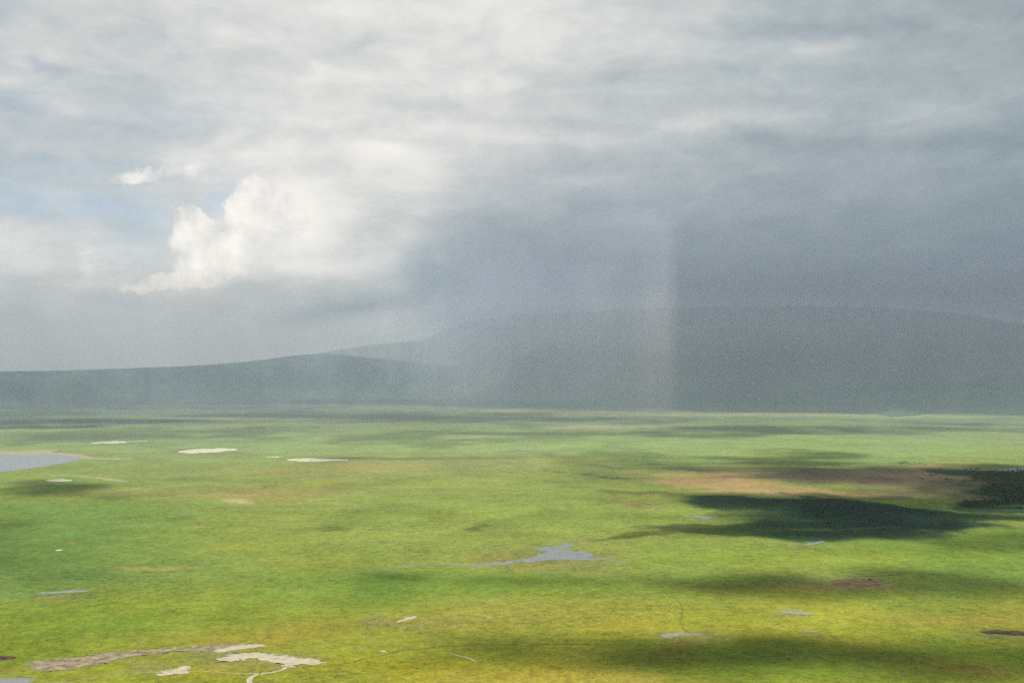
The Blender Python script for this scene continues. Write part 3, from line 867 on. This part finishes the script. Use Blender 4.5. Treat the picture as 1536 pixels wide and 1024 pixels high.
def shade_depth(X, Y):
    px, py = ground_to_pix(X, Y)
    far = np.clip(Y, 1000, 40000)
    n1 = fbm(X / 700.0, Y / 700.0, 5, 211, .55)
    n2 = fbm(X / 700.0 + 9, Y / 700.0 + 70, 5, 241, .55)
    qx = px + n1 * 240 * FPX / far * np.clip(far / 5000, .2, 2)
    qy = py + n2 * 240 * FPX * CAM_Z / far ** 2 * np.clip(far / 5000, .2, 1.5)
    n3 = fbm(X / 260.0 + 2, Y / 260.0 - 6, 4, 257, .6)
    qx = qx + n3 * 120 * FPX / far * np.clip(far / 5000, .2, 2)
    qy = qy + n1 * n3 * 90 * FPX * CAM_Z / far ** 2
    od = np.zeros_like(X)
    brk = np.clip(1.0 + .9 * fbm(X / 420.0 + 5, Y / 420.0, 5, 291, .6), .25, 1.7)
    for (cx, cy, rx, ry, tilt, dpt, soft) in SHADE:
        a = math.radians(tilt)
        dx, dy = qx - cx, qy - cy
        u = (dx * math.cos(a) + dy * math.sin(a)) / rx
        v = (-dx * math.sin(a) + dy * math.cos(a)) / ry
        d = np.sqrt(u * u + v * v)
        dpt = dpt * (1.5 if cy > 690 else 1.25)
        od = np.maximum(od, dpt * brk * (1 - sstep(1 - soft * .8, 1 + soft * .6, d)))
    scud = sstep(.18, .62, fbm(X / 1500.0 + 31, Y / 2300.0 + 8, 5, 307, .6)) * (1 - sstep(690, 760, py)) + .45 * sstep(.25, .7, fbm(X / 420.0 + 3, Y / 520.0, 5, 331, .6)) * sstep(690, 760, py)
    od = np.maximum(od, .75 * scud)
    # the great rain cloud, unseen and shaped for its shade: begins past the last bright strip, right of the added veil's edge
    edge = 1012.0
    rag = 6.5 * fbm(X / 2600.0, Y / 2600.0, 4, 271, .6)
    deep = (1 - sstep(612, 621, qy + rag - (px - 1010) * .012)) * sstep(edge - 34, edge + 14, px)
    deep2 = (1 - sstep(602, 615, qy + rag)) * sstep(600, 800, px)
    od = np.maximum(od, np.maximum(deep * 1.62, deep2 * 1.38))
    return od


CLOUD_Z, CLOUD_K = 7600.0, 0.035
off = CLOUD_Z / math.tan(SUN_EL)
OX, OY = -off * math.sin(SUN_HEAD), -off * math.cos(SUN_HEAD)


def cloud_layer():
    rows = []
    pys = np.concatenate([np.arange(589, 700, .9), np.arange(700, 1075, 2.2)])
    rows = np.array([y for y in rows] + [float(ground_pt(768, p)[1]) for p in pys if ground_pt(768, p)[1] < 28500])
    us = np.linspace(-.62, .9, 640)
    Yr, U = np.meshgrid(rows, us, indexing='ij')
    X = U * Yr
    od = shade_depth(X, Yr)
    od *= 1 - sstep(25000, 27000, Yr)
    od[0, :] = 0
    od[-1, :] = 0
    od[:, 0] = 0
    od[:, -1] = 0
    T = od / CLOUD_K * math.sin(SUN_EL)
    T[T < 1.0] = 0
    nr, nc = T.shape
    act = T > 0
    f = grid_faces(nr, nc)
    fa = act.ravel()[f].any(1)
    f = f[fa]
    top = np.stack([X + OX, Yr + OY, CLOUD_Z + T * .62], -1).reshape(-1, 3)
    bot = np.stack([X + OX, Yr + OY, CLOUD_Z - T * .38], -1).reshape(-1, 3)
    n = nr * nc
    idx_bot = np.where(act.ravel(), np.arange(n) + n, np.arange(n))
    verts = np.concatenate([top, bot])
    faces = np.concatenate([f[:, ::-1], idx_bot[f]])
    used = np.zeros(2 * n, bool)
    used[faces.ravel()] = True
    re = np.cumsum(used) - 1
    return verts[used], re[faces]


mc, n = new_mat("cloud_vapour")
pv = n.n('ShaderNodeVolumeScatter')
pv.inputs['Color'].default_value = (.96, .96, .97, 1)
pv.inputs['Density'].default_value = CLOUD_K
pv.inputs['Anisotropy'].default_value = 0.3
mo = n.n('ShaderNodeOutputMaterial')
n.put(mo.inputs['Volume'], pv.outputs[0])
v_, f_ = cloud_layer()
cl = mesh_np("clouds", v_, f_, mc, False)
link(cl, "unseen broken layer of cloud high above, shaped to shade parts of the plain", "clouds", kind="stuff")


# ------------------------------------------------------------------ wood and lone trees at the right
def leaf_mat(name, c1, c2):
    m, n = new_mat(name)
    pos = n.n('ShaderNodeNewGeometry').outputs['Position']
    f = n.noise(pos, 0.35, 3.0, 0.6)
    surf(n, n.mix(n.step(f, .4, .6), c1, c2), .8, .15)
    return m


M_LEAF = leaf_mat("fever_tree_leaves", (.024, .055, .026, 1), (.050, .095, .036, 1))
M_BARK = leaf_mat("pale_bark", (.12, .11, .05, 1), (.16, .15, .07, 1))


def crown_mesh(rng, h, w, leaves, size):
    """many small leaf faces gathered in clumps through a flattened crown"""
    cl_ = [(rng.normal(0, w * .30), rng.normal(0, w * .30), h * rng.uniform(.50, .92), w * rng.uniform(.14, .26)) for _ in range(9)]
    V, F = [], []
    for i in range(leaves):
        cx, cy, cz, r = cl_[i % len(cl_)]
        d = rng.normal(0, 1, 3)
        d /= np.linalg.norm(d) + 1e-6
        c = np.array([cx, cy, cz]) + d * r * rng.uniform(.4, 1.0) * np.array([1, 1, .6])
        a = rng.normal(0, 1, 3)
        a /= np.linalg.norm(a)
        b = np.cross(a, rng.normal(0, 1, 3))
        b /= np.linalg.norm(b) + 1e-6
        s = size * rng.uniform(.6, 1.3)
        k = len(V)
        V += [c - a * s, c + b * s * .8, c + a * s, c - b * s * .8]
        F.append([k, k + 1, k + 2, k + 3])
    return np.array(V), np.array(F)


def trunk_mesh(rng, h):
    V, F = [], []

    def limb(p0, p1, r0, r1, n=6):
        p0, p1 = np.array(p0, float), np.array(p1, float)
        k = len(V)
        for p, r in ((p0, r0), (p1, r1)):
            for j in range(n):
                a = 2 * math.pi * j / n
                V.append(p + np.array([math.cos(a) * r, math.sin(a) * r, 0]))
        for j in range(n):
            F.append([k + j, k + (j + 1) % n, k + n + (j + 1) % n, k + n + j])
    fork = (rng.uniform(-.3, .3), rng.uniform(-.3, .3), h * .38)
    limb((0, 0, -.5), fork, .55, .38)
    for j in range(4):
        a = j * 1.57 + rng.uniform(-.4, .4)
        limb(fork, (math.cos(a) * h * .22, math.sin(a) * h * .22, h * .74), .32, .10)
    return np.array(V), np.array(F)


rng = np.random.default_rng(5)
protos = []
for k in range(3):
    h = (15.0, 18.0, 13.0)[k]
    cv, cf = crown_mesh(rng, h, h * 1.0, 420, 1.0)
    tv, tf = trunk_mesh(rng, h)
    crown = mesh_np("crown", cv, cf, M_LEAF)
    trunk = mesh_np("trunk", tv, tf, M_BARK)
    protos.append((crown, trunk))

LONE = [(1352, 697.4), (1359, 697.0), (1365, 697.2), (1372, 696.8), (1380, 697.2), (1388, 697.4), (1397, 716), (1404, 714), (1411, 717),
        (1384, 720.5), (1420, 722.5), (1428, 721), (1343, 782), (1440, 784), (1452, 783), (1462, 785), (1436, 787), (1448, 706),
        (1457, 705), (1466, 706.5), (1432, 744), (1446, 726), (1240, 790), (1180, 801)]
for i, (px, py) in enumerate(LONE):
    X, Y = ground_pt(px, py)
    e = bpy.data.objects.new("tree", None)
    e.empty_display_size = 5
    e.location = (float(X), float(Y), 0)
    e.rotation_euler = (0, 0, rng.uniform(0, 6.28))
    sc = rng.uniform(.75, 1.15)
    e.scale = (sc, sc, sc)
    if py < 700:
        lab = "small dark tree in the row behind the brown marsh"
    elif py < 712:
        lab = "dark tree at the left tip of the wood by the right edge"
    elif py < 750:
        lab = "lone dark tree scattered on the brown grass left of the wood"
    else:
        lab = "lone dark tree along the lower edge of the dark marsh"
    link(e, lab, "tree", "lone trees around the marsh at right")
    for src in protos[i % 3]:
        c = src.copy()
        c.name = src.name
        link(c, parent=e)

# the wood itself: hundreds of crowns that read as one mass
WV, WF = [], []
base_n = 0
crowns = []
for k in range(6):
    h = rng.uniform(12, 19)
    crowns.append(crown_mesh(rng, h, h * 1.0, 90, 2.1))


def in_wood(px, py):
    a = ((px - 1530) / 76) ** 2 + ((py - 715) / 8.5) ** 2 < 1
    b = ((px - 1560) / 88) ** 2 + ((py - 735) / 17) ** 2 < 1
    c = ((px - 1515) / 75) ** 2 + ((py - 757) / 6) ** 2 < 1
    d = ((px - 1340) / 110) ** 2 + ((py - 775) / 9) ** 2 < 1
    return a or b or c


cnt = 0
while cnt < 2200:
    px, py = rng.uniform(1230, 1680), rng.uniform(704, 786)
    if not in_wood(px + rng.normal(0, 3), py + rng.normal(0, .7)):
        continue
    X, Y = ground_pt(px, py)
    cv, cf = crowns[rng.integers(6)]
    a = rng.uniform(0, 6.28)
    R_ = np.array([[math.cos(a), -math.sin(a), 0], [math.sin(a), math.cos(a), 0], [0, 0, 1]])
    WV.append((cv * rng.uniform(.6, 1.1)) @ R_.T + np.array([X, Y, 0.0]) - np.array([0, 0, 3.0]))
    WF.append(cf + base_n)
    base_n += len(cv)
    cnt += 1
wood = mesh_np("woodland", np.concatenate(WV), np.concatenate(WF), M_LEAF)
link(wood, "dark wood of flat topped trees at the right edge of the plain", "wood", kind="stuff")


# ------------------------------------------------------------------ air: haze box, the curtain of rain, and an added pink veil
def volume_mat(name, col, dens, g=0.0, absorb=(0, 0, 0, 1)):
    m, n = new_mat(name)
    p = n.n('ShaderNodeVolumePrincipled')
    p.inputs['Color'].default_value = col
    p.inputs['Density'].default_value = dens
    p.inputs['Anisotropy'].default_value = g
    p.inputs['Absorption Color'].default_value = absorb
    o = n.n('ShaderNodeOutputMaterial')
    n.put(o.inputs['Volume'], p.outputs[0])
    return m


def box(name, x0, x1, y0, y1, z0, z1, mat):
    v = [(x, y, z) for z in (z0, z1) for y in (y0, y1) for x in (x0, x1)]
    f = [(0, 2, 3, 1), (4, 5, 7, 6), (0, 1, 5, 4), (2, 6, 7, 3), (0, 4, 6, 2), (1, 3, 7, 5)]
    return mesh_np(name, v, f, mat)


hz = box("haze", -95000, 95000, -62000, 95000, -12, 2150, volume_mat("haze_air", (.70, .86, 1.0, 1), 0.6e-5, 0.0, (.6, .6, .6, 1)))
link(hz, "thin bluish haze filling the crater air", "haze", kind="stuff")


def far_mist():
    """moist air over the far side of the crater, thickening away from the viewpoint"""
    v = [(-60000, 5200, -9), (60000, 5200, -9), (60000, 60000, -9), (-60000, 60000, -9),
         (-60000, 5400, 20), (60000, 5400, 20), (60000, 15000, 2100), (-60000, 15000, 2100), (60000, 60000, 2100), (-60000, 60000, 2100)]
    import bmesh
    bm = bmesh.new()
    vs = [bm.verts.new(p) for p in v]
    for f in [(0, 1, 2, 3), (0, 4, 5, 1), (4, 7, 6, 5), (7, 9, 8, 6), (9, 3, 2, 8), (1, 5, 6, 8, 2), (0, 3, 9, 7, 4)]:
        bm.faces.new([vs[k] for k in f])
    bmesh.ops.recalc_face_normals(bm, faces=bm.faces)
    me = bpy.data.meshes.new("mist")
    bm.to_mesh(me)
    bm.free()
    me.materials.append(volume_mat("mist_air", (.39, .50, .68, 1), 6.6e-5, 0.0, (.17, .08, 0, 1)))
    return bpy.data.objects.new("mist", me)


link(far_mist(), "blue grey mist over the far side of the crater", "mist", kind="stuff")


def rain_or_veil(xs, zs, zt, D0, depth, mat):
    """a mass of falling rain or the added pink veil, its depth given over bearing (photo columns) and height"""
    V, F = [], []
    nx, nz = len(xs), len(zs)
    for s in (0, 1):
        for (p, t) in xs:
            for z, tz in zip(zs, zt):
                th = depth * t * tz
                D = D0 - (th / 2 if s == 0 else -th / 2)
                V.append(((p - 768) / FPX * D, D, z))
    def I(s, i, j):
        return s * nx * nz + i * nz + j
    for i in range(nx - 1):
        for j in range(nz - 1):
            F.append((I(0, i, j), I(0, i + 1, j), I(0, i + 1, j + 1), I(0, i, j + 1)))
            F.append((I(1, i, j), I(1, i, j + 1), I(1, i + 1, j + 1), I(1, i + 1, j)))
    for j in range(nz - 1):
        i = nx - 1
        F.append((I(0, i, j), I(1, i, j), I(1, i, j + 1), I(0, i, j + 1)))
    for i in range(nx - 1):
        F.append((I(0, i, 0), I(1, i, 0), I(1, i + 1, 0), I(0, i + 1, 0)))
    import bmesh
    bm = bmesh.new()
    vs = [bm.verts.new(v) for v in V]
    for f in F:
        try:
            bm.faces.new([vs[k] for k in f])
        except ValueError:
            pass
    bmesh.ops.remove_doubles(bm, verts=bm.verts, dist=.01)
    bmesh.ops.recalc_face_normals(bm, faces=bm.faces)
    me = bpy.data.meshes.new("rain")
    bm.to_mesh(me)
    bm.free()
    me.materials.append(mat)
    return bpy.data.objects.new("rain", me)


link(rain_or_veil(
    [(560, 0.0), (620, .12), (670, .55), (730, .92), (800, 1.0), (900, 1.0), (1100, 1.0), (1400, 1.0), (1700, .9), (2000, .7), (2400, 0.0)],
    [2.0, 250, 600, 1000, 1500, 2000, 2600, 3300, 4100, 5200],
    [.10, .18, .38, .80, 1.2, 1.05, .60, .30, .13, 0.0], 15800.0, 3000.0,
    volume_mat("rain_veil", (.63, .72, .91, 1), 4.9e-4)),
    "wide grey mass of rain hanging in front of the mountain", "rain", kind="stuff")
link(rain_or_veil(  # pink volume added to imitate a streak of light, not real rain
    [(860, 0.0), (900, .25), (940, .5), (975, .85), (1000, 1.0), (1009, .85), (1020, 0.0)],
    [2.0, 300, 900, 1500, 2100, 2900], [.5, .9, 1.0, .7, .3, 0.0], 9800.0, 900.0,
    volume_mat("added_pink_veil", (.84, .70, .66, 1), 1.15e-4)),
    "narrow faintly pink veil added to imitate a light streak left of the dark storm", "rain", kind="stuff")
